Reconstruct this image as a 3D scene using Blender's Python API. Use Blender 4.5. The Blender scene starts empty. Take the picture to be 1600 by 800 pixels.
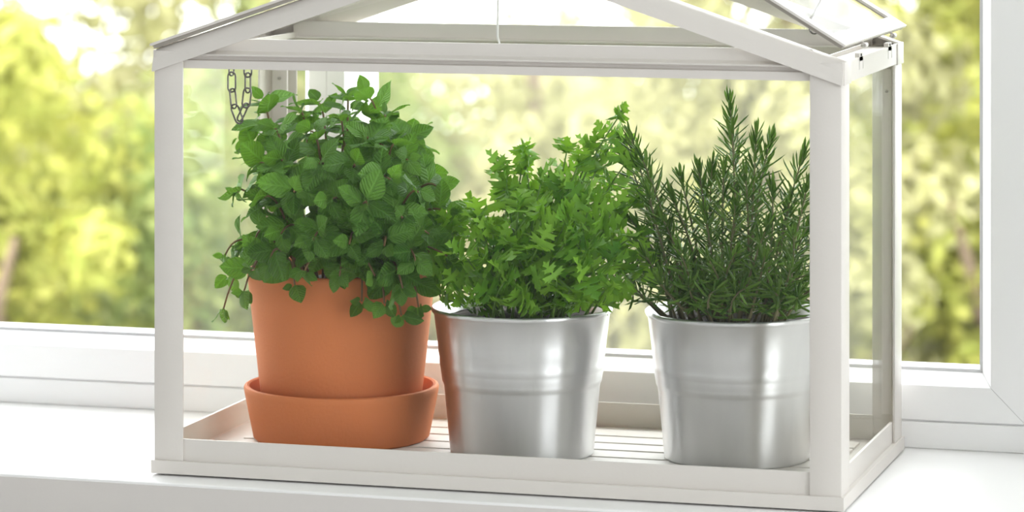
import bpy, bmesh, math, random
from mathutils import Vector, Matrix, noise
R = random.Random(7)
scene = bpy.context.scene
col = scene.collection

# ------------------------------------------------------------------ camera, world, lights, exposure
cam_d = bpy.data.cameras.new('camera')
cam = bpy.data.objects.new('camera', cam_d); col.objects.link(cam)
cam.location = (0.8308, -2.0368, 0.412)
cam.rotation_euler = (math.pi / 2, 0, 0.2818)
cam_d.sensor_width = 36.0
cam_d.lens = 36.0 * 5326.6 / 1600.0
cam_d.shift_y = -(400.0 + 260.9) / 1600.0
cam_d.clip_start = 0.02; cam_d.clip_end = 400
cam_d.dof.use_dof = True
cam_d.dof.focus_distance = 2.19
cam_d.dof.aperture_fstop = 11.0
scene.camera = cam

world = bpy.data.worlds.new('hazy_sky'); scene.world = world; world.use_nodes = True
bg = world.node_tree.nodes['Background']
bg.inputs['Color'].default_value = (0.94, 0.97, 1.0, 1); bg.inputs['Strength'].default_value = 6.2

sun_d = bpy.data.lights.new('sun', 'SUN'); sun_d.energy = 5.0; sun_d.angle = math.radians(2); sun_d.color = (1, 0.95, 0.82)
sun = bpy.data.objects.new('sun', sun_d); col.objects.link(sun)
sun.location = (-6, -8, 10)
sun.rotation_euler = Vector((0.42, 0.62, -0.72)).to_track_quat('-Z', 'Y').to_euler()

def portal(name, loc, rot, sx, sy):
    d = bpy.data.lights.new(name, 'AREA'); d.shape = 'RECTANGLE'; d.size = sx; d.size_y = sy
    d.cycles.is_portal = True
    o = bpy.data.objects.new(name, d); col.objects.link(o); o.location = loc; o.rotation_euler = rot
portal('daylight_window_1', (-0.10, 0.30, 0.60), (-math.pi / 2, 0, 0), 1.25, 1.12)     # the window in view
portal('daylight_fill_window', (2.81, -1.40, 0.55), (math.pi / 2, 0, math.pi / 2), 1.86, 1.76)        # unseen window added in the right wall for fill light

vs = scene.view_settings
vs.view_transform = 'Standard'; vs.look = 'None'; vs.gamma = 1.0; vs.use_curve_mapping = False
vs.exposure = 0.0
scene.cycles.use_denoising = True
scene.cycles.max_bounces = 12; scene.cycles.diffuse_bounces = 6; scene.cycles.transparent_max_bounces = 24
scene.cycles.caustics_reflective = False; scene.cycles.caustics_refractive = False

# ------------------------------------------------------------------ materials
def mat_new(name):
    m = bpy.data.materials.new(name); m.use_nodes = True
    nt = m.node_tree; b = nt.nodes['Principled BSDF']
    return m, nt, b
def lk(nt, a, b): nt.links.new(a, b)
def plain(name, color, rough=0.5, metal=0.0, bump=0.0, bscale=300.0, var=0.0, vscale=20.0, spec=0.5):
    m, nt, b = mat_new(name)
    b.inputs['Base Color'].default_value = (*color, 1); b.inputs['Roughness'].default_value = rough
    b.inputs['Metallic'].default_value = metal; b.inputs['Specular IOR Level'].default_value = spec
    tc = nt.nodes.new('ShaderNodeTexCoord')
    if var:
        n = nt.nodes.new('ShaderNodeTexNoise'); n.inputs['Scale'].default_value = vscale; n.inputs['Detail'].default_value = 4
        lk(nt, tc.outputs['Object'], n.inputs['Vector'])
        mx = nt.nodes.new('ShaderNodeMix'); mx.data_type = 'RGBA'
        lk(nt, n.outputs['Fac'], mx.inputs[0])
        mx.inputs[6].default_value = (*[c * (1 - var) for c in color], 1); mx.inputs[7].default_value = (*[min(1, c * (1 + var)) for c in color], 1)
        lk(nt, mx.outputs[2], b.inputs['Base Color'])
    if bump:
        n2 = nt.nodes.new('ShaderNodeTexNoise'); n2.inputs['Scale'].default_value = bscale; n2.inputs['Detail'].default_value = 3
        lk(nt, tc.outputs['Object'], n2.inputs['Vector'])
        bp = nt.nodes.new('ShaderNodeBump'); bp.inputs['Strength'].default_value = bump; bp.inputs['Distance'].default_value = 0.0005
        lk(nt, n2.outputs['Fac'], bp.inputs['Height']); lk(nt, bp.outputs['Normal'], b.inputs['Normal'])
    return m
def glass(name, haze=0.0, refl=1.0, tint=(1, 1, 1)):
    m = bpy.data.materials.new(name); m.use_nodes = True; nt = m.node_tree; nt.nodes.clear()
    out = nt.nodes.new('ShaderNodeOutputMaterial')
    tr = nt.nodes.new('ShaderNodeBsdfTransparent'); tr.inputs['Color'].default_value = (*tint, 1)
    gl = nt.nodes.new('ShaderNodeBsdfGlossy'); gl.inputs['Roughness'].default_value = 0.02
    lw = nt.nodes.new('ShaderNodeLayerWeight'); lw.inputs['Blend'].default_value = 0.5
    pw = nt.nodes.new('ShaderNodeMath'); pw.operation = 'POWER'; pw.inputs[1].default_value = 5.0; lk(nt, lw.outputs['Facing'], pw.inputs[0])
    ml = nt.nodes.new('ShaderNodeMath'); ml.operation = 'MULTIPLY_ADD'; ml.inputs[1].default_value = 0.55 * refl; ml.inputs[2].default_value = 0.035 * refl
    lk(nt, pw.outputs[0], ml.inputs[0])
    mx = nt.nodes.new('ShaderNodeMixShader'); lk(nt, ml.outputs[0], mx.inputs[0]); lk(nt, tr.outputs[0], mx.inputs[1]); lk(nt, gl.outputs[0], mx.inputs[2])
    last = mx
    if haze:
        tl = nt.nodes.new('ShaderNodeBsdfTranslucent'); tl.inputs['Color'].default_value = (0.95, 0.94, 0.9, 1)
        m2 = nt.nodes.new('ShaderNodeMixShader'); m2.inputs[0].default_value = haze
        lk(nt, mx.outputs[0], m2.inputs[1]); lk(nt, tl.outputs[0], m2.inputs[2]); last = m2
    lk(nt, last.outputs[0], out.inputs['Surface'])
    return m
def leafmat(name, dark, light, trans, veins=False, rough=0.45, island=False, tfac=0.35):
    m, nt, b = mat_new(name)
    b.inputs['Roughness'].default_value = rough; b.inputs['Specular IOR Level'].default_value = 0.22
    if island:
        g = nt.nodes.new('ShaderNodeNewGeometry'); rnd = g.outputs['Random Per Island']
    else:
        g = nt.nodes.new('ShaderNodeObjectInfo'); rnd = g.outputs['Random']
    mx = nt.nodes.new('ShaderNodeMix'); mx.data_type = 'RGBA'
    mx.inputs[6].default_value = (*dark, 1); mx.inputs[7].default_value = (*light, 1)
    lk(nt, rnd, mx.inputs[0]); csock = mx.outputs[2]
    uv = nt.nodes.new('ShaderNodeUVMap')
    if veins:
        sp = nt.nodes.new('ShaderNodeSeparateXYZ'); lk(nt, uv.outputs[0], sp.inputs[0])
        def M(op, a, bb):
            n = nt.nodes.new('ShaderNodeMath'); n.operation = op
            for i, v in enumerate((a, bb)):
                if v is None: continue
                if isinstance(v, (int, float)): n.inputs[i].default_value = v
                else: lk(nt, v, n.inputs[i])
            return n.outputs[0]
        au = M('ABSOLUTE', M('SUBTRACT', sp.outputs[0], 0.5), None)
        t = M('SUBTRACT', sp.outputs[1], M('MULTIPLY', au, 0.75))
        w = M('ABSOLUTE', M('SINE', M('MULTIPLY', t, 24.0), None), None)
        vein = M('POWER', w, 0.45)
        mid = M('MINIMUM', M('MULTIPLY', au, 14.0), 1.0)
        h = M('MULTIPLY', vein, mid)
        no = nt.nodes.new('ShaderNodeTexNoise'); no.inputs['Scale'].default_value = 22; lk(nt, uv.outputs[0], no.inputs['Vector'])
        h2 = M('ADD', h, M('MULTIPLY', no.outputs['Fac'], 0.8))
        bp = nt.nodes.new('ShaderNodeBump'); bp.inputs['Strength'].default_value = 1.0; bp.inputs['Distance'].default_value = 0.0016
        lk(nt, h2, bp.inputs['Height']); lk(nt, bp.outputs['Normal'], b.inputs['Normal'])
        m3 = nt.nodes.new('ShaderNodeMix'); m3.data_type = 'RGBA'; m3.blend_type = 'MIX'
        lk(nt, M('MULTIPLY', M('SUBTRACT', 1.0, h), 0.35), m3.inputs[0]); lk(nt, csock, m3.inputs[6])
        m3.inputs[7].default_value = (*[min(1, c * 1.5 + 0.03) for c in light], 1); csock = m3.outputs[2]
    lk(nt, csock, b.inputs['Base Color'])
    tl = nt.nodes.new('ShaderNodeBsdfTranslucent'); tl.inputs['Color'].default_value = (*trans, 1)
    mx2 = nt.nodes.new('ShaderNodeMixShader'); mx2.inputs[0].default_value = tfac
    lk(nt, b.outputs[0], mx2.inputs[1]); lk(nt, tl.outputs[0], mx2.inputs[2])
    lk(nt, mx2.outputs[0], nt.nodes['Material Output'].inputs['Surface'])
    return m

WHITE = plain('white_painted_steel', (0.71, 0.67, 0.63), 0.42, bump=0.12, bscale=500)
PVC = plain('white_window_plastic', (0.935, 0.93, 0.935), 0.3)
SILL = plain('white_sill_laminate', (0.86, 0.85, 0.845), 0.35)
SILLSHADE = plain('sill_front_shade', (0.64, 0.605, 0.58), 0.45, bump=0.1, bscale=400)  # sill colour darkened to the shade of its front face
WALL = plain('white_wall_paint', (0.84, 0.835, 0.835), 0.8, bump=0.2, bscale=120)
CEIL = plain('ceiling_paint', (0.88, 0.88, 0.87), 0.9, bump=0.1, bscale=120)
FLOORM = plain('pale_floor', (0.66, 0.64, 0.62), 0.5, var=0.15, vscale=4)
GASKET = plain('grey_gasket', (0.62, 0.62, 0.64), 0.6)
LIDSHADE = plain('lid_side_shade', (0.36, 0.33, 0.29), 0.7)  # darker grey holding the shade on the side of the lid
SLIT = plain('seam_grey', (0.55, 0.53, 0.50), 0.6)
CHAIN = plain('dark_chain_steel', (0.16, 0.15, 0.14), 0.25, 1.0)
DARK = plain('dark_hole', (0.02, 0.02, 0.02), 0.7)
STEEL = plain('bare_steel', (0.42, 0.40, 0.37), 0.28, 1.0)
CORD = plain('white_cord', (0.9, 0.9, 0.9), 0.5)
SOIL = plain('potting_soil', (0.025, 0.016, 0.010), 0.95, bump=1.0, bscale=350, var=0.5, vscale=200)
TERRA = plain('terracotta_clay', (0.63, 0.205, 0.075), 0.7, bump=0.35, bscale=420, var=0.10, vscale=28, spec=0.25)
GRASS = plain('meadow_grass', (0.09, 0.14, 0.03), 0.9, var=0.4, vscale=1.5)
BARK = plain('tree_bark', (0.16, 0.11, 0.07), 0.9, bump=0.6, bscale=30, var=0.3, vscale=9)
PANE = glass('greenhouse_pane', haze=0.035, refl=0.3, tint=(0.985, 0.985, 0.97))
PANEL = glass('lid_pane', haze=0.018, refl=0.3, tint=(0.99, 0.99, 0.98))
PANEF = glass('greenhouse_front_pane', haze=0.0, refl=0.35, tint=(0.995, 0.995, 0.99))
WGLASS = glass('window_glass', haze=0.0, refl=0.6, tint=(0.98, 0.985, 0.98))

def zinc():
    m, nt, b = mat_new('galvanised_zinc')
    b.inputs['Metallic'].default_value = 1.0; b.inputs['Anisotropic'].default_value = 0.85; b.inputs['Anisotropic Rotation'].default_value = 0.25
    tg = nt.nodes.new('ShaderNodeTangent'); tg.direction_type = 'RADIAL'; tg.axis = 'Z'; lk(nt, tg.outputs[0], b.inputs['Tangent'])
    tc = nt.nodes.new('ShaderNodeTexCoord'); mp = nt.nodes.new('ShaderNodeMapping'); mp.inputs['Scale'].default_value = (60, 60, 6)
    lk(nt, tc.outputs['Object'], mp.inputs['Vector'])
    n = nt.nodes.new('ShaderNodeTexNoise'); n.inputs['Scale'].default_value = 1.0; n.inputs['Detail'].default_value = 5; lk(nt, mp.outputs[0], n.inputs['Vector'])
    rp = nt.nodes.new('ShaderNodeValToRGB'); rp.color_ramp.elements[0].position = 0.3; rp.color_ramp.elements[1].position = 0.7
    rp.color_ramp.elements[0].color = (0.70, 0.70, 0.71, 1); rp.color_ramp.elements[1].color = (0.80, 0.80, 0.81, 1)
    lk(nt, n.outputs['Fac'], rp.inputs[0]); lk(nt, rp.outputs[0], b.inputs['Base Color'])
    mr = nt.nodes.new('ShaderNodeMapRange'); mr.inputs['To Min'].default_value = 0.30; mr.inputs['To Max'].default_value = 0.42
    lk(nt, n.outputs['Fac'], mr.inputs['Value']); lk(nt, mr.outputs[0], b.inputs['Roughness'])
    bp = nt.nodes.new('ShaderNodeBump'); bp.inputs['Strength'].default_value = 0.06; bp.inputs['Distance'].default_value = 0.001
    lk(nt, n.outputs['Fac'], bp.inputs['Height']); lk(nt, bp.outputs['Normal'], b.inputs['Normal'])
    return m
ZINC = zinc()
MD, ML, MT = (0.035, 0.125, 0.014), (0.21, 0.45, 0.08), (0.22, 0.48, 0.03)
MINTM = leafmat('mint_leaf', MD, ML, MT, veins=True, tfac=0.27)
MINTI = leafmat('mint_leaf_mass', MD, ML, MT, veins=True, island=True, tfac=0.27)
PD, PL, PT = (0.045, 0.17, 0.010), (0.29, 0.55, 0.06), (0.34, 0.64, 0.03)
PARSM = leafmat('parsley_leaf', PD, PL, PT, rough=0.4, tfac=0.28)
PARSI = leafmat('parsley_leaf_mass', PD, PL, PT, rough=0.4, island=True, tfac=0.28)
ROSEM = leafmat('rosemary_needle', (0.028, 0.085, 0.008), (0.17, 0.31, 0.05), (0.16, 0.34, 0.03), rough=0.35, island=True, tfac=0.12)
MSTEM = plain('mint_stem', (0.20, 0.12, 0.05), 0.5)
PSTEM = plain('parsley_stem', (0.14, 0.27, 0.04), 0.5)
RSTEM = plain('rosemary_stem', (0.22, 0.20, 0.10), 0.6)

# ------------------------------------------------------------------ helpers
ORG = {}
def org(o): return ORG.get(o, Vector((0, 0, 0)))
def props(o, label=None, cat=None, group=None, kind=None):
    if label: o['label'] = label
    if cat: o['category'] = cat
    if group: o['group'] = group
    if kind: o['kind'] = kind
    return o
def thing(name, loc, label=None, cat=None, group=None, kind=None, parent=None):
    o = bpy.data.objects.new(name, None); col.objects.link(o); o.empty_display_size = 0.02
    if parent: o.parent = parent; o.location = Vector(loc) - org(parent)
    else: o.location = loc
    ORG[o] = Vector(loc)
    return props(o, label, cat, group, kind)
def mk(name, bm, mat, parent=None, smooth=False, bevel=0.0, seg=2, label=None):
    if bevel:
        ed = [e for e in bm.edges if len(e.link_faces) == 2 and e.calc_face_angle(0) > 0.5]
        bmesh.ops.bevel(bm, geom=ed, offset=bevel, segments=seg, profile=0.5, affect='EDGES', clamp_overlap=True)
    g = org(parent) if parent else Vector((0, 0, 0))
    if g.length: bmesh.ops.translate(bm, verts=bm.verts[:], vec=-g)
    me = bpy.data.meshes.new(name); bm.to_mesh(me); bm.free()
    me.materials.append(mat)
    if smooth or bevel:
        me.polygons.foreach_set('use_smooth', [True] * len(me.polygons))
        if bevel or smooth == 'auto': me.set_sharp_from_angle(angle=math.radians(40))
    o = bpy.data.objects.new(name, me); col.objects.link(o)
    if parent: o.parent = parent; ORG[o] = g
    if label: o['label'] = label
    return o
def bxx(bm, lo, hi):
    x0, y0, z0 = lo; x1, y1, z1 = hi
    v = [bm.verts.new(p) for p in ((x0, y0, z0), (x1, y0, z0), (x1, y1, z0), (x0, y1, z0), (x0, y0, z1), (x1, y0, z1), (x1, y1, z1), (x0, y1, z1))]
    for f in ((0, 3, 2, 1), (4, 5, 6, 7), (0, 1, 5, 4), (1, 2, 6, 5), (2, 3, 7, 6), (3, 0, 4, 7)): bm.faces.new([v[i] for i in f])
def box(name, lo, hi, mat, parent=None, bevel=0.0, **k):
    bm = bmesh.new(); bxx(bm, lo, hi); return mk(name, bm, mat, parent, bevel=bevel, **k)
def extr(bm, poly, o, U, V, L0, L1=None):
    """polygon (u, v) in the plane U, V at o, swept along a vector"""
    o, U, V = Vector(o), Vector(U), Vector(V)
    if L1 is None: L0, L1 = Vector((0, 0, 0)), Vector(L0)
    else: L0, L1 = Vector(L0), Vector(L1)
    a = [bm.verts.new(o + U * u + V * v + L0) for u, v in poly]; b = [bm.verts.new(o + U * u + V * v + L1) for u, v in poly]
    n = len(poly)
    for i in range(n): bm.faces.new((a[i], a[(i + 1) % n], b[(i + 1) % n], b[i]))
    bm.faces.new(a[::-1]); bm.faces.new(b)
    bmesh.ops.recalc_face_normals(bm, faces=bm.faces[:])
def lathe(bm, prof, cx, cy, n=72):
    rings = []
    for r, z in prof:
        if r < 1e-6: rings.append([bm.verts.new((cx, cy, z))])
        else: rings.append([bm.verts.new((cx + r * math.cos(2 * math.pi * i / n), cy + r * math.sin(2 * math.pi * i / n), z)) for i in range(n)])
    for a, b in zip(rings, rings[1:]):
        for i in range(n):
            j = (i + 1) % n
            if len(a) == 1 and len(b) == 1: continue
            if len(a) == 1: bm.faces.new((a[0], b[j], b[i]))
            elif len(b) == 1: bm.faces.new((a[i], a[j], b[0]))
            else: bm.faces.new((a[i], a[j], b[j], b[i]))
    bmesh.ops.recalc_face_normals(bm, faces=bm.faces[:])
def tube(bm, pts, rad, n=6, cap=True, closed=False):
    pts = [Vector(p) for p in pts]; rings = []; m = len(pts)
    ref = Vector((0.13, 0.31, 0.94))
    for i, p in enumerate(pts):
        if closed: t = pts[(i + 1) % m] - pts[i - 1]
        else: t = pts[min(i + 1, m - 1)] - pts[max(i - 1, 0)]
        t.normalize(); a = t.cross(ref)
        if a.length < 1e-3: a = t.cross(Vector((1, 0, 0)))
        a.normalize(); b = t.cross(a)
        r = rad[i] if isinstance(rad, (list, tuple)) else rad
        rings.append([bm.verts.new(p + a * r * math.cos(2 * math.pi * k / n) + b * r * math.sin(2 * math.pi * k / n)) for k in range(n)])
    for i in range(m if closed else m - 1):
        A, B = rings[i], rings[(i + 1) % m]
        for k in range(n): bm.faces.new((A[k], A[(k + 1) % n], B[(k + 1) % n], B[k]))
    if cap and not closed: bm.faces.new(rings[0][::-1]); bm.faces.new(rings[-1])
def bez(p0, p1, p2, t): return p0 * (1 - t) ** 2 + p1 * 2 * t * (1 - t) + p2 * t * t
def frame_from(ydir, zhint):
    y = Vector(ydir).normalized(); z = Vector(zhint) - y * y.dot(Vector(zhint))
    if z.length < 1e-4: z = y.orthogonal()
    z.normalize(); x = y.cross(z)
    return Matrix(((x.x, y.x, z.x, 0), (x.y, y.y, z.y, 0), (x.z, y.z, z.z, 0), (0, 0, 0, 1)))

# ------------------------------------------------------------------ the room
def struct(o): o['kind'] = 'structure'; return o
RX0, RX1, RY0, RZ0, RZ1 = -1.7, 2.75, -3.4, -0.86, 1.75
struct(box('floor', (RX0 - 0.2, RY0 - 0.2, RZ0 - 0.1), (RX1, 0.35, RZ0), FLOORM))
struct(box('ceiling', (RX0 - 0.2, RY0 - 0.2, RZ1), (RX1 + 0.2, 0.35, RZ1 + 0.2), CEIL))
struct(box('wall_left', (RX0 - 0.2, RY0 - 0.2, RZ0 - 0.1), (RX0, 0.35, RZ1), WALL))
WX0, WX1, WZ1 = -0.77, 0.60, 1.20                       # window opening
bm = bmesh.new()
bxx(bm, (RX0, 0.0, RZ0), (WX0, 0.35, RZ1)); bxx(bm, (WX1, 0.0, RZ0), (RX1, 0.35, RZ1))
bxx(bm, (WX0, 0.0, RZ0), (WX1, 0.35, -0.045)); bxx(bm, (WX0, 0.0, WZ1), (WX1, 0.35, RZ1))
struct(mk('wall_front', bm, WALL))
struct(box('wall_back', (RX0 - 0.2, RY0 - 0.2, RZ0 - 0.1), (RX1 + 0.2, RY0, RZ1), WALL))
BY0, BY1, BZ0, BZ1 = -2.40, -0.40, -0.40, 1.50           # fill-light window added in the right wall, outside the picture
bm = bmesh.new()
bxx(bm, (RX1, RY0, RZ0), (RX1 + 0.2, BY0, RZ1)); bxx(bm, (RX1, BY1, RZ0), (RX1 + 0.2, 0.35, RZ1))
bxx(bm, (RX1, BY0, RZ0), (RX1 + 0.2, BY1, BZ0)); bxx(bm, (RX1, BY0, BZ1), (RX1 + 0.2, BY1, RZ1))
struct(mk('wall_right', bm, WALL))

# window sill: its front edge runs a trace out of line with the window
bm = bmesh.new()
extr(bm, [(WX0, -0.0145), (WX1, -0.0285), (WX1, 0.30), (WX0, 0.30)], (0, 0, -0.045), (1, 0, 0), (0, 1, 0), (0, 0, 0.045))
sill = struct(mk('window_sill', bm, SILL, bevel=0.0014, seg=3))
bm = bmesh.new(); extr(bm, [(WX0, -0.0151), (WX1, -0.0291), (WX1, -0.0280), (WX0, -0.0140)], (0, 0, -0.046), (1, 0, 0), (0, 1, 0), (0, 0, 0.0442)); mk('front_shade', bm, SILLSHADE, sill, bevel=0.0002, label='front face of the sill, shade put into its grey-white colour')  # strip over the sill front, with that face's shade in its colour

# window 1: outer frame, mitred sash, mullion, panes
w1 = thing('window_1', (-0.09, 0.25, 0.0), kind='structure')
def mitre_frame(prefix, rect, prof, mat, parent, gap=0.00015, bevel=0.0):
    """four mitred members; prof = (inset from the outer edge, y)"""
    x0, z0, x1, z1 = rect
    cs = [(x0, z0, 1, 1), (x1, z0, -1, 1), (x1, z1, -1, -1), (x0, z1, 1, -1)]
    for k in range(4):
        A, B = cs[k], cs[(k + 1) % 4]
        bm = bmesh.new(); ra, rb = [], []
        along = Vector((B[0] - A[0], 0, B[1] - A[1])).normalized()
        for d, y in prof:
            ra.append(bm.verts.new(Vector((A[0] + A[2] * d, y, A[1] + A[3] * d)) + along * gap))
            rb.append(bm.verts.new(Vector((B[0] + B[2] * d, y, B[1] + B[3] * d)) - along * gap))
        n = len(prof)
        for i in range(n): bm.faces.new((ra[i], ra[(i + 1) % n], rb[(i + 1) % n], rb[i]))
        bm.faces.new(ra[::-1]); bm.faces.new(rb)
        bmesh.ops.recalc_face_normals(bm, faces=bm.faces[:])
        mk(prefix, bm, mat, parent, smooth='auto')
SX0, SX1, SZ0, SZ1 = -0.725, 0.5290, 0.0185, 1.155
mitre_frame('outer_frame', (WX0, 0.0002, SX1 + 0.0310, 1.19), [(0, 0.232), (0.0163, 0.232), (0.0173, 0.2328), (0.0173, 0.2355), (0.030, 0.2355), (0.030, 0.30), (0, 0.30)], PVC, w1)
SP = [(0.0, 0.2342), (0.0005, 0.2335), (0.0225, 0.2335), (0.0235, 0.2338), (0.0250, 0.2365), (0.0285, 0.2445), (0.0300, 0.2470), (0.0310, 0.2490), (0.0310, 0.285), (0.0, 0.285)]
mitre_frame('sash_frame', (SX0, SZ0, SX1, SZ1), SP, PVC, w1)
GX0, GX1, GZ0, GZ1 = SX0 + 0.031, SX1 - 0.031, SZ0 + 0.031, SZ1 - 0.031
mitre_frame('gasket', (GX0, GZ0, GX1, GZ1), [(0, 0.2500), (0.0022, 0.2500), (0.0022, 0.2520), (0, 0.2520)], GASKET, w1)
mullion = bmesh.new()
MX = 0.0375
extr(mullion, [(-0.0215, 0.2500), (-0.0205, 0.2472), (-0.0185, 0.2440), (-0.0145, 0.2360), (-0.0132, 0.2335), (-0.0005, 0.2335), (0, 0.2343), (0.0005, 0.2335), (0.0132, 0.2335), (0.0145, 0.2360), (0.0185, 0.2440), (0.0205, 0.2472), (0.0215, 0.2500), (0.0215, 0.285), (-0.0215, 0.285)],
     (MX, 0, 0), (1, 0, 0), (0, 1, 0), (0, 0, GZ0 - 0.006), (0, 0, GZ1 + 0.006))
mk('mullion', mullion, PVC, w1, smooth='auto')
box('pane', (GX0 - 0.004, 0.2525, GZ0 - 0.004), (MX - 0.018, 0.2565, GZ1 + 0.004), WGLASS, w1)
box('pane', (MX + 0.018, 0.2525, GZ0 - 0.004), (GX1 + 0.004, 0.2565, GZ1 + 0.004), WGLASS, w1)
# unseen window added in the right wall to fill the front with light
w2 = thing('fill_window', (RX1 + 0.1, -1.4, BZ0), kind='structure')
fx0, fx1 = RX1 + 0.06, RX1 + 0.12
box('frame', (fx0, BY0, BZ0), (fx1, BY1, BZ0 + 0.07), PVC, w2); box('frame', (fx0, BY0, BZ1 - 0.07), (fx1, BY1, BZ1), PVC, w2)
box('frame', (fx0, BY0, BZ0 + 0.07), (fx1, BY0 + 0.07, BZ1 - 0.07), PVC, w2); box('frame', (fx0, BY1 - 0.07, BZ0 + 0.07), (fx1, BY1, BZ1 - 0.07), PVC, w2)
box('mullion', (fx0, -1.44, BZ0 + 0.07), (fx1, -1.36, BZ1 - 0.07), PVC, w2)
for ya, yb in ((BY0 + 0.07, -1.44), (-1.36, BY1 - 0.07)): box('pane', (RX1 + 0.088, ya, BZ0 + 0.07), (RX1 + 0.092, yb, BZ1 - 0.07), WGLASS, w2)

# ------------------------------------------------------------------ greenhouse
GW, GD = 0.45, 0.22
gh = thing('mini_greenhouse', (0.225, 0.11, 0.0), 'white steel tabletop greenhouse with gabled roof standing on the sill', 'greenhouse')
B = 0.0006
# base tray: outer lip, floor and ribs
bm = bmesh.new()
for lo, hi in (((0, 0, 0.0014), (GW, 0.0035, 0.0097)), ((0, GD - 0.0035, 0.0014), (GW, GD, 0.0097)), ((0, 0.0035, 0.0014), (0.0035, GD - 0.0035, 0.0097)), ((GW - 0.0035, 0.0035, 0.0014), (GW, GD - 0.0035, 0.0097))): bxx(bm, lo, hi)
bxx(bm, (0.003, 0.003, 0.004), (GW - 0.003, GD - 0.003, 0.0070))
mk('base_tray', bm, WHITE, gh, bevel=0.0005)
for i in range(7):
    y = 0.034 + i * 0.0253
    bm = bmesh.new(); extr(bm, [(y - 0.0114, 0.0069), (y + 0.0114, 0.0069), (y + 0.0104, 0.0085), (y - 0.0104, 0.0085)], (0, 0, 0), (0, 1, 0), (0, 0, 1), (0.026, 0, 0), (GW - 0.026, 0, 0))
    mk('floor_rib', bm, WHITE, gh)
for x, y in ((0.02, 0.02), (GW - 0.02, 0.02), (0.02, GD - 0.02), (GW - 0.02, GD - 0.02)):
    box('foot', (x - 0.01, y - 0.01, 0.0), (x + 0.01, y + 0.01, 0.0041), WHITE, gh, label='low square foot under the tray')
# L-section corner posts
e = 0.0016; th = 0.0016; fw = 0.0196; fd = 0.0265
for sx in (0, 1):
    for sy in (0, 1):
        X = e if sx == 0 else GW - e; Y = e if sy == 0 else GD - e
        dx = 1 if sx == 0 else -1; dy = 1 if sy == 0 else -1
        bm = bmesh.new()
        extr(bm, [(0, 0), (fw, 0), (fw, th), (th, th), (th, fd), (0, fd)], (X, Y, 0.0070), (dx, 0, 0), (0, dy, 0), (0, 0, 0.2655 if sy == 0 else 0.2655))
        mk('corner_post', bm, WHITE, gh, bevel=0.0004)
# bottom rails, 3 mm behind the posts' faces
z0, z1 = 0.0070, 0.0236
box('bottom_rail', (0.0205, 0.0034, z0), (GW - 0.0205, 0.0052, z1), WHITE, gh, bevel=B)
box('bottom_rail', (0.0205, GD - 0.0052, z0), (GW - 0.0205, GD - 0.0034, z1), WHITE, gh, bevel=B)
for x in (0.0034, GW - 0.0052):
    box('bottom_rail', (x, 0.027, z0), (x + 0.0018, GD - 0.027, z1), WHITE, gh, bevel=B)
# top rails front and back with a bead along the middle
prof = [(0.0044, 0.2612), (0.0044, 0.2664), (0.0070, 0.2670), (0.0070, 0.2688), (0.0022, 0.2696), (0.0018, 0.2702), (0.0022, 0.2708), (0.0052, 0.2722), (0.0060, 0.2728), (0.0060, 0.2804), (0.0078, 0.2804), (0.0078, 0.2612)]
bm = bmesh.new(); extr(bm, prof, (0, 0, 0), (0, 1, 0), (0, 0, 1), (0.0205, 0, 0), (GW - 0.0205, 0, 0)); mk('top_rail', bm, WHITE, gh)
bm = bmesh.new(); extr(bm, [(GD - y, z) for y, z in prof], (0, 0, 0), (0, 1, 0), (0, 0, 1), (0.0205, 0, 0), (GW - 0.0205, 0, 0)); mk('top_rail', bm, WHITE, gh)
# an inner lip on the back rail, which is seen from inside
box('rail_lip', (0.022, GD - 0.0125, 0.2690), (GW - 0.022, GD - 0.0078, 0.2700), WHITE, gh)
# eaves: side rails with a flat tray flange
for s in (0, 1):
    X = 0.0008 if s == 0 else GW - 0.0008; d = 1 if s == 0 else -1
    bm = bmesh.new()
    extr(bm, [(0, 0.2596), (0, 0.2728), (0.0016, 0.2728), (0.0016, 0.2702), (0.021, 0.2702), (0.021, 0.2728), (0.0222, 0.2728), (0.0222, 0.2690), (0.0016, 0.2690), (0.0016, 0.2596)], (X, 0, 0), (d, 0, 0), (0, 0, 1), (0, 0.0018, 0), (0, GD - 0.0018, 0))
    er = mk('eave_rail', bm, WHITE, gh)
    for yy in (0.0633, 0.1678):
        t = box('hinge_tab', (min(X, X + d * 0.003), yy - 0.006, 0.2701), (max(X, X + d * 0.003) , yy + 0.006, 0.2752), WHITE, gh, bevel=0.0004)
        box('hinge_hole', (X - 0.0004 if s else X - 0.0002, yy - 0.0010, 0.2731), (X + 0.0002 if s == 0 else X + 0.0004, yy + 0.0010, 0.2747), DARK, t)
        for q in (-0.0064, 0.0064):
            box('slit', (X - 0.0002, yy + q - 0.00025, 0.2650), (X + 0.0002, yy + q + 0.00025, 0.2715), SLIT, t)
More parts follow.
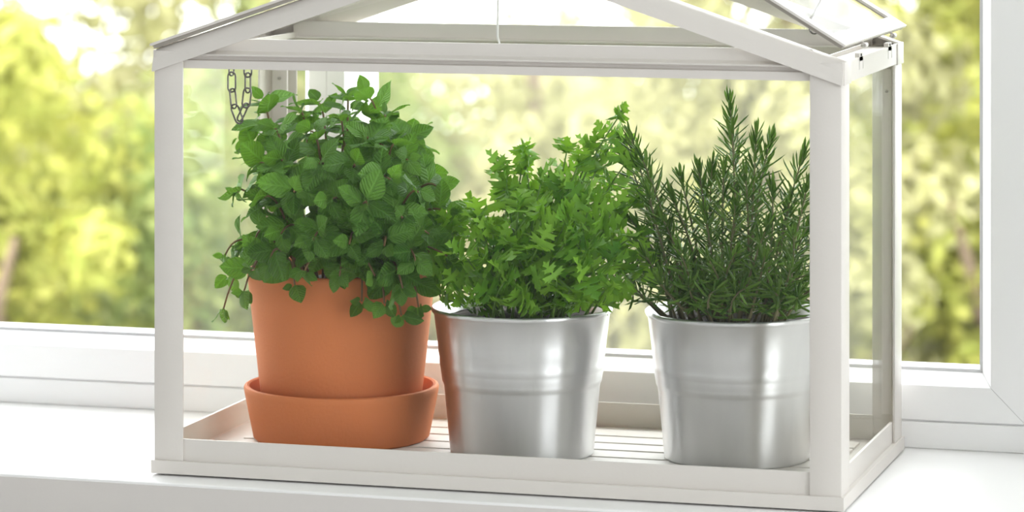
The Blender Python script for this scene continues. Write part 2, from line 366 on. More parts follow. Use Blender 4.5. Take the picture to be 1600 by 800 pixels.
# rafters: front faces lean back a little and catch the light
SL = 0.338; cs = math.hypot(1, SL)
RT = 0.2728; RB = 0.2588
for sy in (0, 1):
    for sx in (0, 1):
        y0 = 0.0 if sy == 0 else GD; dy = 1 if sy == 0 else -1
        xa = 0.0006 if sx == 0 else GW - 0.0006; xb = 0.225; run = abs(xb - xa); d = 1 if sx == 0 else -1
        bm = bmesh.new()
        poly = [(-0.0006, 0.0), (0.0014, 0.0080), (0.0036, 0.0128), (0.0050, 0.0140), (0.0165, 0.0140), (0.0165, 0.0126), (0.0056, 0.0124), (0.0032, 0.0078), (0.0012, 0.0)]
        extr(bm, poly, (xa, y0, RB), (0, dy, 0), (0, 0, 1), (d * run, 0, run * SL))
        mk('rafter', bm, WHITE, gh, smooth='auto')
        # folded end of the rafter over the corner
        bm = bmesh.new()
        xo = xa; extr(bm, [(0, 0), (0, 0.0140), (0.0012 * d, 0.0140), (0.0012 * d, 0)], (xo - 0.0006 * d, y0, RB), (1, 0, 0), (0, 0, 1), (0, dy * 0.0035, 0), (0, dy * 0.0260, 0))
        mk('rafter_end', bm, WHITE, gh, bevel=0.0003)
zr = RT + 0.2244 * SL
bm = bmesh.new(); extr(bm, [(-0.03, zr - 0.0135), (0, zr - 0.0033), (0.03, zr - 0.0135), (0.03, zr - 0.0150), (0, zr - 0.0048), (-0.03, zr - 0.0150)], (0.225, 0, 0), (1, 0, 0), (0, 0, 1), (0, 0.004, 0), (0, GD - 0.004, 0))
mk('ridge_bar', bm, WHITE, gh)
# glazing
box('side_pane', (0.0058, 0.0040, 0.0088), (0.0070, GD - 0.0040, 0.2688), PANE, gh)
box('side_pane', (GW - 0.0070, 0.0040, 0.0088), (GW - 0.0058, GD - 0.0040, 0.2688), PANE, gh)
box('back_pane', (0.0075, GD - 0.0100, 0.0088), (GW - 0.0075, GD - 0.0088, 0.2688), PANE, gh)
box('front_pane', (0.0075, 0.0088, 0.0088), (GW - 0.0075, 0.0100, 0.2688), PANEF, gh)
for y, m in ((GD - 0.0069, PANEL), (0.0069, PANEF)):
    bm = bmesh.new(); extr(bm, [(0.036, 0.2806), (GW - 0.036, 0.2806), (GW - 0.036, 0.2820), (0.2262, zr - 0.0165), (0.2238, zr - 0.0165), (0.036, 0.2820)], (0, y - 0.0005, 0), (1, 0, 0), (0, 0, 1), (0, 0.001, 0)); mk('gable_pane', bm, m, gh)
for x, hw in ((0.0118, 0.0055), (GW - 0.0098, 0.0034)):   # pane clips with screws on the back posts
    box('pane_clip', (x - hw, GD - 0.0125, 0.026), (x + hw, GD - 0.0102, 0.2555), WHITE, gh, bevel=0.0004)
    bm = bmesh.new(); bmesh.ops.create_icosphere(bm, subdivisions=2, radius=0.0011, matrix=Matrix.Translation((x, GD - 0.0128, 0.2405))); mk('screw', bm, STEEL, gh, smooth=True)

def lid(hx, hz, d, ang, label):
    c, s = math.cos(ang), math.sin(ang); U = Vector((d * c, 0, s)); N = Vector((-d * s, 0, c)); O = Vector((hx, 0, hz)); L = 0.2362
    bm = bmesh.new()
    def slab(u0, u1, y0, y1, n0, n1):
        extr(bm, [(u0, n0), (u1, n0), (u1, n1), (u0, n1)], O, U, N, (0, y0, 0), (0, y1, 0))
    y0, y1 = -0.0006, GD + 0.0006
    rb, rs = 0.0115, 0.0125
    slab(0, rb, y0, y1, 0.0022, 0.0038); slab(L - rb, L, y0, y1, 0.0022, 0.0038)
    slab(rb, L - rb, y0, y0 + rs, 0.0022, 0.0038); slab(rb, L - rb, y1 - rs, y1, 0.0022, 0.0038)
    li = mk('roof_lid', bm, WHITE, gh, label=label)
    bm = bmesh.new(); extr(bm, [(rb - 0.003, 0.0012), (L - rb + 0.003, 0.0012), (L - rb + 0.003, 0.0020), (rb - 0.003, 0.0020)], O, U, N, (0, y0 + 0.008, 0), (0, y1 - 0.008, 0)); mk('lid_pane', bm, PANEL, li)
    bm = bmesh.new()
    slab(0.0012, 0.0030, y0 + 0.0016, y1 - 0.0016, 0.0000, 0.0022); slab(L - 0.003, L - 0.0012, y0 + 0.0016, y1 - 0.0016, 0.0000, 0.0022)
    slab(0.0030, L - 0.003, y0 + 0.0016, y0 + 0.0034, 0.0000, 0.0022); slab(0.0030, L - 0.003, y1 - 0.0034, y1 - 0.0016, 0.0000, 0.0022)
    mk('lid_underframe_shade', bm, LIDSHADE, li)  # lid underframe, coloured dark to stand in for its shaded side
    return li, O, U, N
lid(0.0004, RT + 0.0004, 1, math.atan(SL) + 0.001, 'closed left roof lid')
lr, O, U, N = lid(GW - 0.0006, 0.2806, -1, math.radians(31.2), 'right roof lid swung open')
for yy in (0.0633, 0.1678):
    p = O + Vector((0.0012, yy, -0.0008))
    bm = bmesh.new(); tube(bm, [p + Vector((0.001, -0.0035, 0)), p + Vector((0.001, 0.0035, 0))], 0.0017, 12); mk('hinge_knob', bm, WHITE, lr, smooth='auto')
    bm = bmesh.new(); tube(bm, [p + Vector((0.0002, -0.0062, 0.0002)), p + Vector((0.001, -0.0035, 0))], 0.0009, 8); mk('hinge_pin', bm, STEEL, lr, smooth='auto')
    bm = bmesh.new(); tube(bm, [p + Vector((0.0008, 0, 0)), p + Vector((-0.0012, 0, 0.0025))], 0.0009, 8); mk('hinge_stem', bm, WHITE, lr, smooth='auto')
# wire hook and white cord on the open lid
hk = Vector((0.4262, 0.030, 0.2905))
bm = bmesh.new()
tube(bm, [hk + Vector((-0.0032, 0, 0.0060)), hk + Vector((-0.0030, 0, 0.002))] + [hk + Vector((-0.003 * math.cos(a), 0, -0.003 * math.sin(a) + 0.001)) for a in [math.pi * k / 8 for k in range(0, 8)]], 0.00055, 6)
mk('wire_hook', bm, CHAIN, lr, smooth=True)
bm = bmesh.new(); tube(bm, [(0.4215, 0.045, 0.2965), (0.4235, 0.047, 0.3020), (0.4262, 0.049, 0.3075), (0.4268, 0.050, 0.3130), (0.4232, 0.052, 0.3230), (0.412, 0.056, 0.3330)], 0.0008, 8); mk('cord', bm, CORD, lr, smooth=True)
bm = bmesh.new(); tube(bm, [(0.2005, 0.11, zr - 0.0145), (0.1998, 0.11, 0.312), (0.1996, 0.11, 0.295), (0.1993, 0.11, 0.2785), (0.2002, 0.11, 0.2755), (0.2014, 0.11, 0.2705)], 0.00075, 8)
mk('hanging_cord', bm, CORD, gh, smooth=True, label='thin white cord hanging from the ridge')
# chain: long steel links hanging in a loop inside the left front corner
def link_mesh():
    bm = bmesh.new(); h, r = 0.0036, 0.0025; pts = []
    for k in range(9): a = math.pi * k / 8; pts.append((r * math.cos(a), 0, h + r * 1.15 * math.sin(a)))
    for k in range(9): a = math.pi + math.pi * k / 8; pts.append((r * math.cos(a), 0, -h + r * 1.15 * math.sin(a)))
    tube(bm, pts, 0.00062, 8, closed=True)
    me = bpy.data.meshes.new('link'); bm.to_mesh(me); bm.free(); me.materials.append(CHAIN)
    me.polygons.foreach_set('use_smooth', [True] * len(me.polygons)); return me
LM = link_mesh()
ch = thing('chain', (0.049, 0.03, 0.262), parent=gh); ch['label'] = 'steel link chain hanging in a loop at the left'
for x, z, tilt, turn in ((0.0437, 0.2712, 2, 0), (0.0436, 0.2616, 0, 74), (0.0438, 0.2510, 0, 8), (0.0448, 0.2404, -6, 66), (0.0474, 0.2305, -22, 5),
                         (0.0552, 0.2700, 0, 78), (0.0549, 0.2608, 0, 4), (0.0549, 0.2508, 0, 68), (0.0541, 0.2410, 7, 12), (0.0514, 0.2318, 26, 66)):
    o = bpy.data.objects.new('link', LM); col.objects.link(o); o.parent = ch
    o.matrix_basis = Matrix.Translation(Vector((x, 0.03, z)) - ORG[ch]) @ Matrix.Rotation(math.radians(-tilt) * -1 if False else math.radians(tilt), 4, 'Y') @ Matrix.Rotation(math.radians(turn), 4, 'Z')

# ------------------------------------------------------------------ pots
FZ = 0.0085
sx_, sy_ = 0.0878, 0.120
bm = bmesh.new()
lathe(bm, [(0, FZ), (0.0570, FZ), (0.0588, FZ + 0.0015), (0.0648, 0.0400), (0.0652, 0.0424), (0.0646, 0.0438), (0.0630, 0.0444), (0.0614, 0.0438), (0.0607, 0.0424), (0.0556, 0.0165), (0.0535, 0.0142), (0, 0.0140)], sx_, sy_, 96)
sau = mk('plant_saucer', bm, TERRA, None, smooth='auto')
props(sau, 'wide round terracotta saucer with raised wall under the mint pot', 'saucer')
mint = thing('potted_mint', (sx_, sy_, 0.0141), 'bushy mint with round leaves growing in a terracotta pot', 'potted plant')
bm = bmesh.new()
lathe(bm, [(0, 0.0141), (0.0502, 0.0141), (0.0514, 0.0156), (0.0630, 0.1190), (0.0631, 0.1212), (0.0624, 0.1222), (0.0600, 0.1222), (0.0592, 0.1212), (0.0585, 0.1150), (0.0575, 0.1050)], sx_, sy_, 96)
mk('pot', bm, TERRA, mint, smooth='auto', label='tapered matt terracotta pot')
def soil(cx, cy, r, z, parent):
    bm = bmesh.new(); rr = random.Random(int(cx * 1e4)); n = 40
    prof = [(r, z - 0.002), (r * 0.85, z), (r * 0.6, z + 0.002), (r * 0.3, z + 0.003), (0, z + 0.003)]
    lathe(bm, prof, cx, cy, n)
    for v in bm.verts: v.co.z += rr.uniform(-0.0012, 0.0012)
    return mk('soil', bm, SOIL, parent, smooth=True)
soil(sx_, sy_, 0.0588, 0.1105, mint)
def metal_pot(cx, cy, name, label):
    t = thing(name, (cx, cy, FZ), label, 'potted plant')
    z = lambda h: FZ + h
    bm = bmesh.new()
    prof = [(0, z(0.002)), (0.0440, z(0.002)), (0.0450, z(0.0)), (0.0464, z(0.0)), (0.0468, z(0.0012)), (0.0476, z(0.010)), (0.0508, z(0.0440)), (0.0513, z(0.0458)), (0.0520, z(0.0472)), (0.0523, z(0.0490)), (0.0525, z(0.0510)), (0.0529, z(0.0525)), (0.0530, z(0.0545)), (0.0533, z(0.0562)), (0.0537, z(0.0576)), (0.0538, z(0.0600)), (0.0538, z(0.0625)), (0.0545, z(0.0660)), (0.0552, z(0.0730)), (0.0575, z(0.0910)),
            (0.0588, z(0.0921)), (0.0593, z(0.0933)), (0.0592, z(0.0946)), (0.0584, z(0.0953)), (0.0576, z(0.0947)), (0.0570, z(0.0930)), (0.0560, z(0.085)), (0.0545, z(0.070)), (0.0515, z(0.062))]
    lathe(bm, prof, cx, cy, 120); p = mk('pot', bm, ZINC, t, smooth=True, label='galvanised metal pot with ribbed band and rolled rim')
    # folded seam up the side
    bm = bmesh.new(); a = math.radians(-112 if cx < 0.3 else -70)
    soil(cx, cy, 0.0558, FZ + 0.088, t)
    return t
PX, PY = 0.2190, 0.100
QX, QY = 0.3572, 0.1215
pars = metal_pot(PX, PY, 'potted_parsley', 'bright green flat-leaf parsley growing in the middle metal pot')
rose = metal_pot(QX, QY, 'potted_rosemary', 'dark needle-leaved rosemary growing in the right-hand metal pot')

# ------------------------------------------------------------------ leaves
def mint_leaf(n_len=7, droop=0.25, fold=0.25, wid=0.74, twist=0.0):
    bm = bmesh.new(); uvl = bm.loops.layers.uv.new('UVMap'); rows = []
    us = (-1, -0.5, 0, 0.5, 1)
    for i in range(n_len + 1):
        t = i / n_len
        w = 0.5 * wid * (math.sin(math.pi * min(1, t ** 0.72)) ** 0.75 if 0 < t < 1 else 0.0) + (0.012 if t == 0 else 0)
        if i % 2 == 1 and 0 < t < 1: w *= 1.03
        row = []
        for u in us:
            y = t - droop * 0.30 * t * t; z = -droop * t * t * 0.8 + abs(u) * w * fold + 0.03 * math.sin(7 * t + u * 2)
            z -= 0.35 * (abs(u) ** 2) * w * w * 1.5
            row.append((Vector((u * w + twist * t * t * 0.2, y, z)), (0.5 + 0.5 * u * (w / (0.5 * wid)), t)))
        rows.append([(bm.verts.new(p), uv) for p, uv in row])
    for a, b in zip(rows, rows[1:]):
        for k in range(4):
            q = (a[k], a[k + 1], b[k + 1], b[k])
            f = bm.faces.new([x[0] for x in q])
            for lp, x in zip(f.loops, q): lp[uvl].uv = x[1]
            f.smooth = True
    bmesh.ops.remove_doubles(bm, verts=bm.verts[:], dist=0.002)
    return bm
def parsley_leaf(seed):
    """flat-leaf parsley leaflet: three toothed lobes"""
    rr = random.Random(seed); bm = bmesh.new(); uvl = bm.loops.layers.uv.new('UVMap')
    half = [(0.02, 0), (0.05, .14), (0.20, .16), (0.40, .12), (0.36, .21), (0.55, .24), (0.44, .32), (0.56, .43), (0.34, .40), (0.12, .37), (0.10, .46), (0.22, .52), (0.37, .54), (0.30, .63), (0.40, .75), (0.22, .71), (0.09, .68), (0.12, .78), (0.21, .88), (0.08, .88)]
    half = [(x * rr.uniform(0.9, 1.12), y * rr.uniform(0.97, 1.03)) for x, y in half]
    left = [(-x * rr.uniform(0.9, 1.1), y * rr.uniform(0.97, 1.03)) for x, y in half]
    cup = rr.uniform(-0.25, 0.45); dr = rr.uniform(0.0, 0.5)
    def P(x, y): return Vector((x, y - 0.1 * dr * y * y, cup * abs(x) * 0.7 - dr * 0.45 * y * y + 0.05 * math.sin(9 * x + 5 * y)))
    mid = [(0, y) for y in (0.0, 0.2, 0.36, 0.5, 0.66, 0.82, 1.0)]
    mv = [bm.verts.new(P(*m)) for m in mid]
    for side in (half, left):
        sv = [bm.verts.new(P(*p)) for p in side]
        allp = sv
        idx = [0, 0, 1, 1, 1, 1, 1, 2, 2, 2, 2, 3, 3, 4, 4, 4, 4, 4, 5, 5]
        for i in range(len(sv) - 1):
            a, b2 = idx[i], idx[i + 1]
            try:
                bm.faces.new((mv[a], sv[i], sv[i + 1]))
                if b2 != a: bm.faces.new((mv[a], sv[i + 1], mv[b2]))
            except ValueError: pass
        bm.faces.new((mv[5], sv[-1], mv[6]))
    bmesh.ops.recalc_face_normals(bm, faces=bm.faces[:])
    for f in bm.faces:
        f.smooth = True
        for lp in f.loops: lp[uvl].uv = (lp.vert.co.x + 0.5, lp.vert.co.y)
    return bm
def to_mesh(name, bm, mat):
    me = bpy.data.meshes.new(name); bm.to_mesh(me); bm.free(); me.materials.append(mat); return me
mint_me = [to_mesh('leaf', mint_leaf(7, d, f, w, t), MINTM) for d, f, w, t in ((0.15, 0.30, 0.74, 0), (0.40, 0.20, 0.70, 0.4), (0.62, 0.12, 0.78, -0.3), (0.28, 0.40, 0.66, 0.2), (-0.05, 0.25, 0.80, -0.2))]
pars_me = [to_mesh('leaf', parsley_leaf(s), PARSM) for s in range(7)]
CAMP = Vector(cam.location)
def place_leaves(root, leaves, meshes, stuff_mat, limit=300):
    """leaves: (matrix, mesh index, stem object); nearest to the room get their own object, the rest share one"""
    leaves.sort(key=lambda l: l[4])
    for M, k, st, sc, key in leaves[:limit]:
        o = bpy.data.objects.new('leaf', meshes[k]); col.objects.link(o); o.parent = st
        o.matrix_basis = Matrix.Translation(-org(root)) @ M
    rest = leaves[limit:]
    if rest:
        bm = bmesh.new()
        for M, k, st, sc, key in rest:
            n0 = len(bm.verts); bm.from_mesh(meshes[k]); bm.verts.ensure_lookup_table()
            for v in bm.verts[n0:]: v.co = M @ v.co
        o = mk('leaf_mass', bm, stuff_mat, root, smooth=True); o['kind'] = 'stuff'

# ---- mint
MINT = [(0.036,0.110,0.233), (0.055,0.130,0.225), (0.061,0.150,0.229), (0.089,0.130,0.235), (0.108,0.110,0.238), (0.125,0.100,0.226), (0.136,0.120,0.210), (0.018,0.110,0.208), (0.041,0.080,0.194), (0.021,0.100,0.172), (0.020,0.080,0.132), (0.015,0.100,0.116), (0.015,0.090,0.095), (0.041,0.060,0.112), (0.147,0.080,0.199), (0.161,0.100,0.180), (0.172,0.090,0.163), (0.175,0.100,0.155), (0.142,0.140,0.185), (0.178,0.070,0.138), (0.174,0.090,0.119), (0.164,0.100,0.105), (0.161,0.060,0.106), (0.151,0.055,0.101), (0.124,0.055,0.109), (0.078,0.055,0.118), (0.141,0.050,0.109), (0.055,0.080,0.217), (0.080,0.080,0.216), (0.097,0.090,0.224), (0.123,0.070,0.214), (0.138,0.080,0.209), (0.067,0.060,0.198), (0.097,0.050,0.198), (0.121,0.050,0.197), (0.145,0.050,0.189), (0.161,0.060,0.180), (0.054,0.060,0.173), (0.083,0.040,0.180), (0.109,0.035,0.175), (0.135,0.035,0.174), (0.155,0.045,0.165), (0.170,0.055,0.154), (0.051,0.055,0.148), (0.074,0.040,0.153), (0.100,0.030,0.151), (0.124,0.030,0.149), (0.146,0.035,0.148), (0.164,0.045,0.137), (0.064,0.045,0.131), (0.090,0.040,0.129), (0.114,0.040,0.127), (0.138,0.040,0.128), (0.155,0.045,0.120), (0.051,0.050,0.128)]
for k in range(14):                                     # stems on the far side
    a = R.uniform(0.15, math.pi - 0.15); rr = R.uniform(0.02, 0.06)
    MINT.append((sx_ + rr * math.cos(a) * 1.1, sy_ + rr * math.sin(a), R.uniform(0.15, 0.215)))
leaves = []
for tip in MINT:
    T = Vector(tip); c = Vector((sx_, sy_, 0.112)); d = T - c; h = Vector((d.x, d.y, 0))
    rr = min(0.048, 0.25 * h.length + 0.022)
    P0 = c + (h.normalized() if h.length > 1e-4 else Vector((1, 0, 0))) * rr * R.uniform(0.5, 1) + Vector((R.uniform(-.008, .008), R.uniform(-.008, .008), 0))
    rise = max(0.03, (T.z - P0.z) * 0.75 + 0.028 if T.z > 0.14 else 0.048)
    P1 = P0 + h * 0.40 + Vector((R.uniform(-.01, .01), R.uniform(-.01, .01), rise))
    pts = [bez(P0, P1, T, i / 12) for i in range(13)]
    bm = bmesh.new(); tube(bm, pts, [0.0011 - 0.0005 * i / 12 for i in range(13)], 6)
    st = mk('stem', bm, MSTEM, mint, smooth=True)
    ln = sum((pts[i + 1] - pts[i]).length for i in range(12))
    nn = max(3, min(6, int(ln / 0.0150))); ph = R.uniform(0, math.pi)
    for j in range(nn):
        t = 1 - (j / nn) ** 1.0 * 0.72
        p = bez(P0, P1, T, t); tg = (bez(P0, P1, T, min(1, t + .02)) - bez(P0, P1, T, t - .02)).normalized()
        ph += math.pi / 2 + R.uniform(-0.3, 0.3)
        a = tg.orthogonal().normalized(); b = tg.cross(a)
        pairs = [(0, 1.0)] if j else [(0, 1.0), (math.pi / 2, 0.62)]
        for off, sc0 in pairs:
            for s in (0, math.pi):
                if R.random() < 0.04 and j: continue
                rad = a * math.cos(ph + off + s) + b * math.sin(ph + off + s)
                elev = R.uniform(0.15, 0.75) if j else R.uniform(0.5, 1.1)
                dr = rad * math.cos(elev) + tg * math.sin(elev)
                dr += Vector((0, -0.12, 0.02))
                size = (0.0118 if j == 0 else R.uniform(0.0150, 0.0205)) * sc0 * R.uniform(0.95, 1.3)
                zh = tg * 0.7 + Vector((0, -0.55, 0.75)) * 0.7
                M = Matrix.Translation(p + rad * 0.0018) @ frame_from(dr, zh) @ Matrix.Rotation(R.uniform(-.35, .35), 4, 'Y') @ Matrix.Scale(size, 4)
                ctr = p + dr.normalized() * size
                if ctr.y < 0.014 or ctr.x < 0.009: continue
                if ctr.z < 0.128 and (Vector((ctr.x - sx_, ctr.y - sy_)).length < 0.068) and ctr.z < 0.116: continue
                if Vector((ctr.x - PX, ctr.y - PY)).length < 0.061 and ctr.z < 0.112: continue
                leaves.append((M, R.randrange(5), st, size, ctr.y - 0.6 * abs(ctr.x - sx_) - 0.5 * max(0, ctr.z - 0.19)))
place_leaves(mint, leaves, mint_me, MINTI)
n_mint = len(leaves)

# ---- parsley
PARS = [(0.283,0.100,0.227), (0.276,0.120,0.213), (0.266,0.100,0.206), (0.271,0.090,0.193), (0.249,0.100,0.204), (0.221,0.100,0.203), (0.225,0.090,0.194), (0.210,0.080,0.193), (0.217,0.070,0.181), (0.240,0.070,0.186), (0.245,0.090,0.180), (0.263,0.080,0.200), (0.290,0.090,0.198), (0.294,0.090,0.173), (0.289,0.070,0.171), (0.202,0.060,0.163), (0.187,0.090,0.161), (0.177,0.080,0.152), (0.178,0.070,0.130), (0.301,0.070,0.155), (0.306,0.070,0.139), (0.298,0.060,0.132), (0.214,0.050,0.156), (0.231,0.050,0.171), (0.247,0.045,0.166), (0.263,0.050,0.168), (0.275,0.060,0.175), (0.286,0.050,0.161), (0.195,0.050,0.141), (0.213,0.040,0.139), (0.231,0.035,0.150), (0.249,0.030,0.150), (0.265,0.035,0.152), (0.279,0.035,0.148), (0.291,0.045,0.141), (0.193,0.050,0.119), (0.207,0.045,0.118), (0.228,0.030,0.129), (0.246,0.025,0.130), (0.263,0.025,0.131), (0.278,0.030,0.131), (0.289,0.045,0.123), (0.181,0.060,0.111), (0.220,0.045,0.112), (0.238,0.040,0.114), (0.255,0.040,0.114), (0.270,0.045,0.114), (0.233,0.110,0.173), (0.250,0.120,0.177), (0.209,0.110,0.168), (0.195,0.100,0.152), (0.269,0.130,0.176)]
for k in range(10):
    a = R.uniform(0.1, math.pi - 0.1); rr = R.uniform(0.02, 0.06)
    PARS.append((PX + 0.012 + rr * math.cos(a), PY + rr * math.sin(a), R.uniform(0.13, 0.175)))
leaves = []
for tip in PARS:
    T = Vector(tip); c = Vector((PX, PY, 0.094)); d = T - c; h = Vector((d.x, d.y, 0))
    P0 = c + h * 0.45 + Vector((R.uniform(-.012, .012), R.uniform(-.012, .012), 0))
    q = Vector((P0.x - PX, P0.y - PY, 0))
    if q.length > 0.047: P0 = c + q.normalized() * 0.047
    P1 = P0 + h * 0.15 + Vector((0, 0, max(0.012, (T.z - P0.z) * 0.6)))
    pts = [bez(P0, P1, T, i / 10) for i in range(11)]
    bm = bmesh.new(); tube(bm, pts, [0.0009 - 0.0004 * i / 10 for i in range(11)], 5)
    st = mk('stem', bm, PSTEM, pars, smooth=True)
    ln = max(0.02, (T - P0).length); nn = 1 + max(1, min(3, int(ln / 0.021)))
    if T.z > 0.198: nn = min(nn, 3)
    ph = R.uniform(0, math.pi)
    for j in range(nn):
        t = 1 - j * 0.0165 / ln
        if t < 0.2: break
        p = bez(P0, P1, T, t); tg = (bez(P0, P1, T, min(1, t + .03)) - bez(P0, P1, T, t - .03)).normalized()
        a = tg.orthogonal().normalized(); b = tg.cross(a); ph += R.uniform(0.5, 1.4)
        dirs = ([tg] if j == 0 else []) + [a * math.cos(ph) + b * math.sin(ph) + tg * R.uniform(0.4, 1.0), -a * math.cos(ph) - b * math.sin(ph) + tg * R.uniform(0.4, 1.0)]
        for dr in dirs:
            dr = dr.normalized() + Vector((R.uniform(-.2, .2), R.uniform(-.25, .1), R.uniform(-.1, .2))); dr.normalize()
            size = R.uniform(0.0145, 0.0215) * (0.85 if T.z < 0.125 else 0.82 if T.z > 0.198 else 1)
            zh = Vector((R.uniform(-1, 1), R.uniform(-0.9, 0.1), R.uniform(0.1, 1.2)))
            M = Matrix.Translation(p) @ frame_from(dr, zh) @ Matrix.Rotation(R.uniform(-.4, .4), 4, 'Y') @ Matrix.Scale(size, 4)
            ctr = p + dr * size
            if ctr.y < 0.014 or ctr.z < 0.100: continue
            if ctr.z < 0.112 and Vector((ctr.x - PX, ctr.y - PY)).length > 0.052: continue
            if Vector((ctr.x - QX, ctr.y - QY)).length < 0.062 and ctr.z < 0.11: continue
            leaves.append((M, R.randrange(7), st, size, ctr.y - 0.6 * abs(ctr.x - PX) - 0.5 * max(0, ctr.z - 0.17)))
place_leaves(pars, leaves, pars_me, PARSI)
n_pars = len(leaves)

# ---- rosemary
ROSE = [(0.355,0.110,0.239), (0.351,0.130,0.220), (0.375,0.100,0.220), (0.380,0.120,0.214), (0.294,0.090,0.218), (0.283,0.110,0.210), (0.303,0.080,0.207), (0.339,0.090,0.198), (0.346,0.100,0.199), (0.358,0.080,0.200), (0.325,0.100,0.191), (0.322,0.080,0.183), (0.406,0.100,0.209), (0.412,0.080,0.190), (0.399,0.090,0.180), (0.391,0.070,0.190), (0.374,0.070,0.198), (0.311,0.070,0.184), (0.320,0.070,0.168), (0.297,0.080,0.164), (0.370,0.060,0.178), (0.350,0.060,0.174), (0.391,0.060,0.167), (0.407,0.060,0.160), (0.405,0.120,0.161), (0.312,0.060,0.144), (0.336,0.050,0.150), (0.355,0.045,0.147), (0.375,0.040,0.151), (0.392,0.045,0.149), (0.407,0.050,0.141), (0.414,0.070,0.135), (0.296,0.100,0.147), (0.294,0.090,0.128), (0.296,0.090,0.113), (0.322,0.055,0.129), (0.342,0.050,0.128), (0.361,0.045,0.126), (0.380,0.045,0.128), (0.395,0.050,0.126), (0.409,0.060,0.121), (0.418,0.110,0.142), (0.420,0.120,0.174), (0.418,0.100,0.127), (0.365,0.140,0.178), (0.329,0.150,0.176), (0.303,0.150,0.150), (0.385,0.150,0.161)]
n_need = 0
for k in range(16):                                     # short sprigs filling the mouth of the pot
    a = R.uniform(0, 2 * math.pi); rr = R.uniform(0.030, 0.052)
    ROSE.append((QX + rr * math.cos(a), QY + rr * math.sin(a), R.uniform(0.116, 0.135)))
def needle(bm, uvl, p, dr, up, ln, w):
    """one leaf: a narrow blade with a raised midline, curving up"""
    y = dr.normalized(); z = (up - y * up.dot(y)).normalized(); x = y.cross(z)
    cur = R.uniform(-0.05, 0.22) * ln
    def q(u, t, n): return bm.verts.new(p + x * u * w + y * t * ln + z * (n * w + cur * t * t))
    a, l1, r1, m1, l2, r2, m2, tp = q(0, 0, 0), q(-.5, .25, -.1), q(.5, .25, -.1), q(0, .25, .22), q(-.46, .75, -.1), q(.46, .75, -.1), q(0, .75, .22), q(0, 1, 0)
    for f in ((a, m1, l1), (a, r1, m1), (l1, m1, m2, l2), (m1, r1, r2, m2), (l2, m2, tp), (m2, r2, tp)):
        bm.faces.new(f)
for tip in ROSE:
    T = Vector(tip); c = Vector((QX, QY, 0.094)); d = T - c; h = Vector((d.x, d.y, 0))
    P0 = c + h * 0.5 + Vector((R.uniform(-.010, .010), R.uniform(-.010, .010), 0))
    q = Vector((P0.x - QX, P0.y - QY, 0))
    if q.length > 0.046: P0 = c + q.normalized() * 0.046
    low = T.z < 0.135
    P1 = P0 + h * (0.25 if not low else 0.5) + Vector((R.uniform(-.006, .006), 0, max(0.03, (T.z - P0.z) * 0.62)))
    pts = [bez(P0, P1, T, i / 12) for i in range(13)]
    bm = bmesh.new(); tube(bm, pts, [0.0011 - 0.0007 * i / 12 for i in range(13)], 6)
    st = mk('sprig', bm, RSTEM, rose, smooth=True)
    bm = bmesh.new(); uvl = None
    ln = sum((pts[i + 1] - pts[i]).length for i in range(12)); nn = int(ln * 0.85 / 0.0026); ph = R.uniform(0, 6)
    for j in range(nn):
        f = j / nn; t = 1 - 0.86 * f
        if T.z > 0.16 and f > 0.55 and R.random() < 0.35: continue
        p = bez(P0, P1, T, t); tg = (bez(P0, P1, T, min(1, t + .02)) - bez(P0, P1, T, max(0, t - .02))).normalized()
        a = tg.orthogonal().normalized(); b = tg.cross(a); ph += 1.35
        for s in (0, math.pi):
            rad = a * math.cos(ph + s) + b * math.sin(ph + s)
            el = (1.25 - 0.75 * min(1, f * 3.0)) + R.uniform(-.2, .2)
            dr = rad * math.cos(el) + tg * math.sin(el)
            L = (0.0105 + 0.0065 * min(1, f * 4)) * R.uniform(0.8, 1.15)
            e_ = p + dr * L
            if e_.y < 0.013 or e_.x > 0.4415 or (e_.z < 0.106 and Vector((e_.x - QX, e_.y - QY)).length > 0.052): continue
            needle(bm, uvl, p, dr, tg + Vector((0, 0, .3)), L, R.uniform(0.0016, 0.0024)); n_need += 1
    nd = mk('needles', bm, ROSEM, st, smooth=False); nd['kind'] = 'stuff'

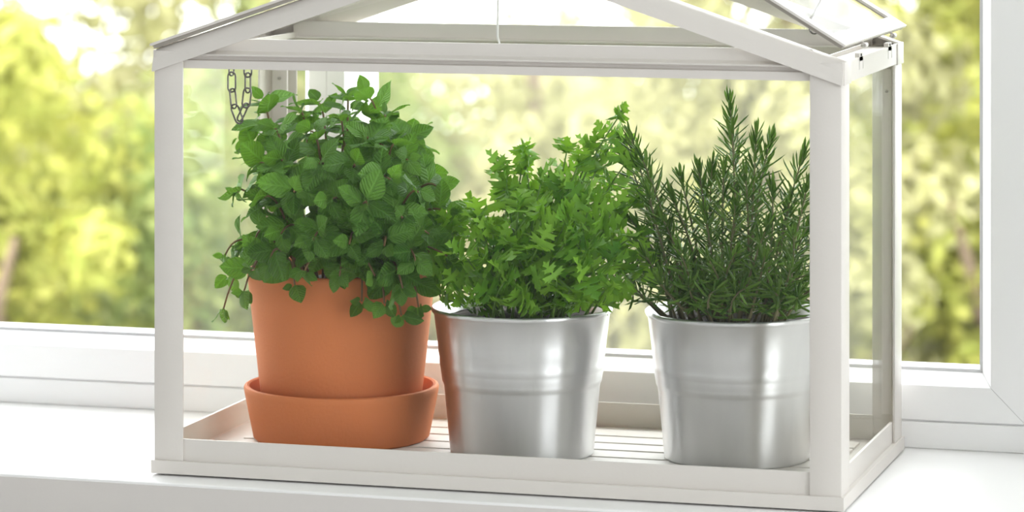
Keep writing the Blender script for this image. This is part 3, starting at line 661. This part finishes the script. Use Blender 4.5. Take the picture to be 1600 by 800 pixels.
# ------------------------------------------------------------------ outside: ground and trees
bm = bmesh.new(); n = 48
bm.faces.new([bm.verts.new((-6 + 34 * math.cos(2 * math.pi * i / n), 30 + 28 * math.sin(2 * math.pi * i / n), -5.0)) for i in range(n)])
struct(mk('ground', bm, GRASS))
TREECOL = {'yellow': ((0.24, 0.27, 0.05), (0.46, 0.44, 0.11), (0.44, 0.43, 0.09)), 'green': ((0.12, 0.18, 0.05), (0.34, 0.37, 0.13), (0.32, 0.36, 0.10)), 'pale': ((0.28, 0.27, 0.11), (0.48, 0.45, 0.24), (0.44, 0.42, 0.22))}
TM = {k: leafmat('tree_leaves_' + k, a, b, c, rough=0.6, island=True) for k, (a, b, c) in TREECOL.items()}
def tree(x, y, top, rad, hgt, kind, label, seed, n=17000, ls=0.068):
    rr = random.Random(seed); gz = -5.0
    t = thing('tree', (x, y, gz), label, 'tree', 'trees beyond the window')
    bm = bmesh.new(); tube(bm, [(x, y, gz), (x + rr.uniform(-.1, .1), y, gz + 1.5), (x + rr.uniform(-.2, .2), y, top - hgt * 0.5), (x, y, top - 0.25)], [0.14, 0.11, 0.07, 0.02], 8); mk('trunk', bm, BARK, t, smooth=True)
    for k in range(6):
        a = k * 1.05 + rr.uniform(-.3, .3); b0 = Vector((x, y, top - hgt * rr.uniform(0.45, 0.85)))
        bm = bmesh.new(); tube(bm, [b0, b0 + Vector((math.cos(a) * rad * .4, math.sin(a) * rad * .4, .25)), b0 + Vector((math.cos(a) * rad * .8, math.sin(a) * rad * .8, .6))], [0.05, 0.03, 0.01], 6); mk('branch', bm, BARK, t, smooth=True)
    cl = []
    for k in range(90):                                  # leafy clumps over the crown
        u = Vector((rr.gauss(0, 1), rr.gauss(0, 1), rr.gauss(0, 1))).normalized() * rr.uniform(0.2, 1.0)
        cl.append((Vector((x + u.x * rad, y + u.y * rad, top - hgt / 2 + u.z * hgt / 2 * 0.96)), rr.uniform(0.16, 0.34) * rad))
    V, F = [], []; o0 = Vector((x, y, gz))
    for k in range(n):
        c, cr = cl[rr.randrange(len(cl))]
        u = Vector((rr.gauss(0, 1), rr.gauss(0, 1), rr.gauss(0, 1))).normalized() * cr * rr.random() ** 0.4
        p = c + u - o0; nrm = (u.normalized() + Vector((rr.uniform(-.6, .6), rr.uniform(-.6, .6), rr.uniform(-.2, .8)))).normalized()
        a = nrm.orthogonal().normalized(); b = nrm.cross(a); th = rr.uniform(0, 6.28); a, b = a * math.cos(th) + b * math.sin(th), b * math.cos(th) - a * math.sin(th)
        s = ls * rr.uniform(0.6, 1.2); i0 = len(V)
        V += [p - a * s * .5, p + b * s * .32 + nrm * s * .08, p + a * s * .6, p - b * s * .32 + nrm * s * .08]; F.append((i0, i0 + 1, i0 + 2, i0 + 3))
    me = bpy.data.meshes.new('foliage'); me.from_pydata(V, [], F); me.materials.append(TM[kind])
    f = bpy.data.objects.new('foliage', me); col.objects.link(f); f.parent = t; f['kind'] = 'stuff'
    return t
# lateral position at 10 m: px 0 is x -3.4, px 1600 is x -0.5
tree(-3.55, 7.2, 0.30, 0.78, 3.6, 'yellow', 'yellow-green tree outside, nearest the left edge of the picture', 1)
tree(-2.85, 8.0, -0.22, 0.75, 3.0, 'green', 'soft green tree outside, just left of the mint plant', 2)
tree(-1.95, 7.8, -0.05, 0.62, 3.0, 'pale', 'pale yellow tree outside, behind the parsley', 3)
tree(-1.20, 8.1, 0.42, 0.64, 3.6, 'pale', 'pale tree outside, behind the rosemary', 4)
tree(-0.58, 8.3, 0.62, 0.58, 3.8, 'yellow', 'bright yellow-green tree outside, between greenhouse and right window jamb', 5)
tree(-6.4, 13.2, -0.15, 1.35, 4.6, 'yellow', 'distant tree outside, far behind the left windowpane', 6, 17000, 0.095)
tree(-5.0, 14.0, -0.42, 1.35, 4.6, 'green', 'distant tree outside, far behind the mint plant', 7, 17000, 0.095)
tree(-2.75, 14.0, -0.10, 1.15, 4.6, 'pale', 'distant tree outside, far behind the parsley', 8, 17000, 0.095)
tree(-1.6, 15.0, 0.6, 1.3, 5.2, 'yellow', 'distant tree outside, far behind the rosemary and right pane', 9, 17000, 0.095)
tree(-7.5, 18.5, -0.25, 1.8, 4.4, 'pale', 'farthest pale tree outside, seen in the gap left of the greenhouse', 10, 26000, 0.14)
tree(-4.6, 19.0, -0.55, 2.0, 4.4, 'pale', 'farthest pale tree outside, seen in the gap between mint and parsley', 11, 26000, 0.14)
tree(-1.35, 11.3, 0.95, 0.80, 4.6, 'yellow', 'yellow-green tree outside, second row behind the right windowpane', 12, 17000, 0.08)
# trees that carry on beyond the right jamb
tree(0.75, 8.8, 0.45, 0.75, 3.8, 'yellow', 'yellow-green tree outside, mostly hidden by the right window jamb', 13, 13000, 0.075)
tree(2.35, 9.6, 0.30, 0.85, 3.8, 'green', 'soft green tree outside, beyond the right window jamb', 14, 13000, 0.08)
tree(1.35, 14.5, 0.50, 1.5, 5.2, 'yellow', 'broad distant tree outside, beyond the right window jamb', 15, 15000, 0.11)
print('leaves', n_mint, n_pars, n_need)
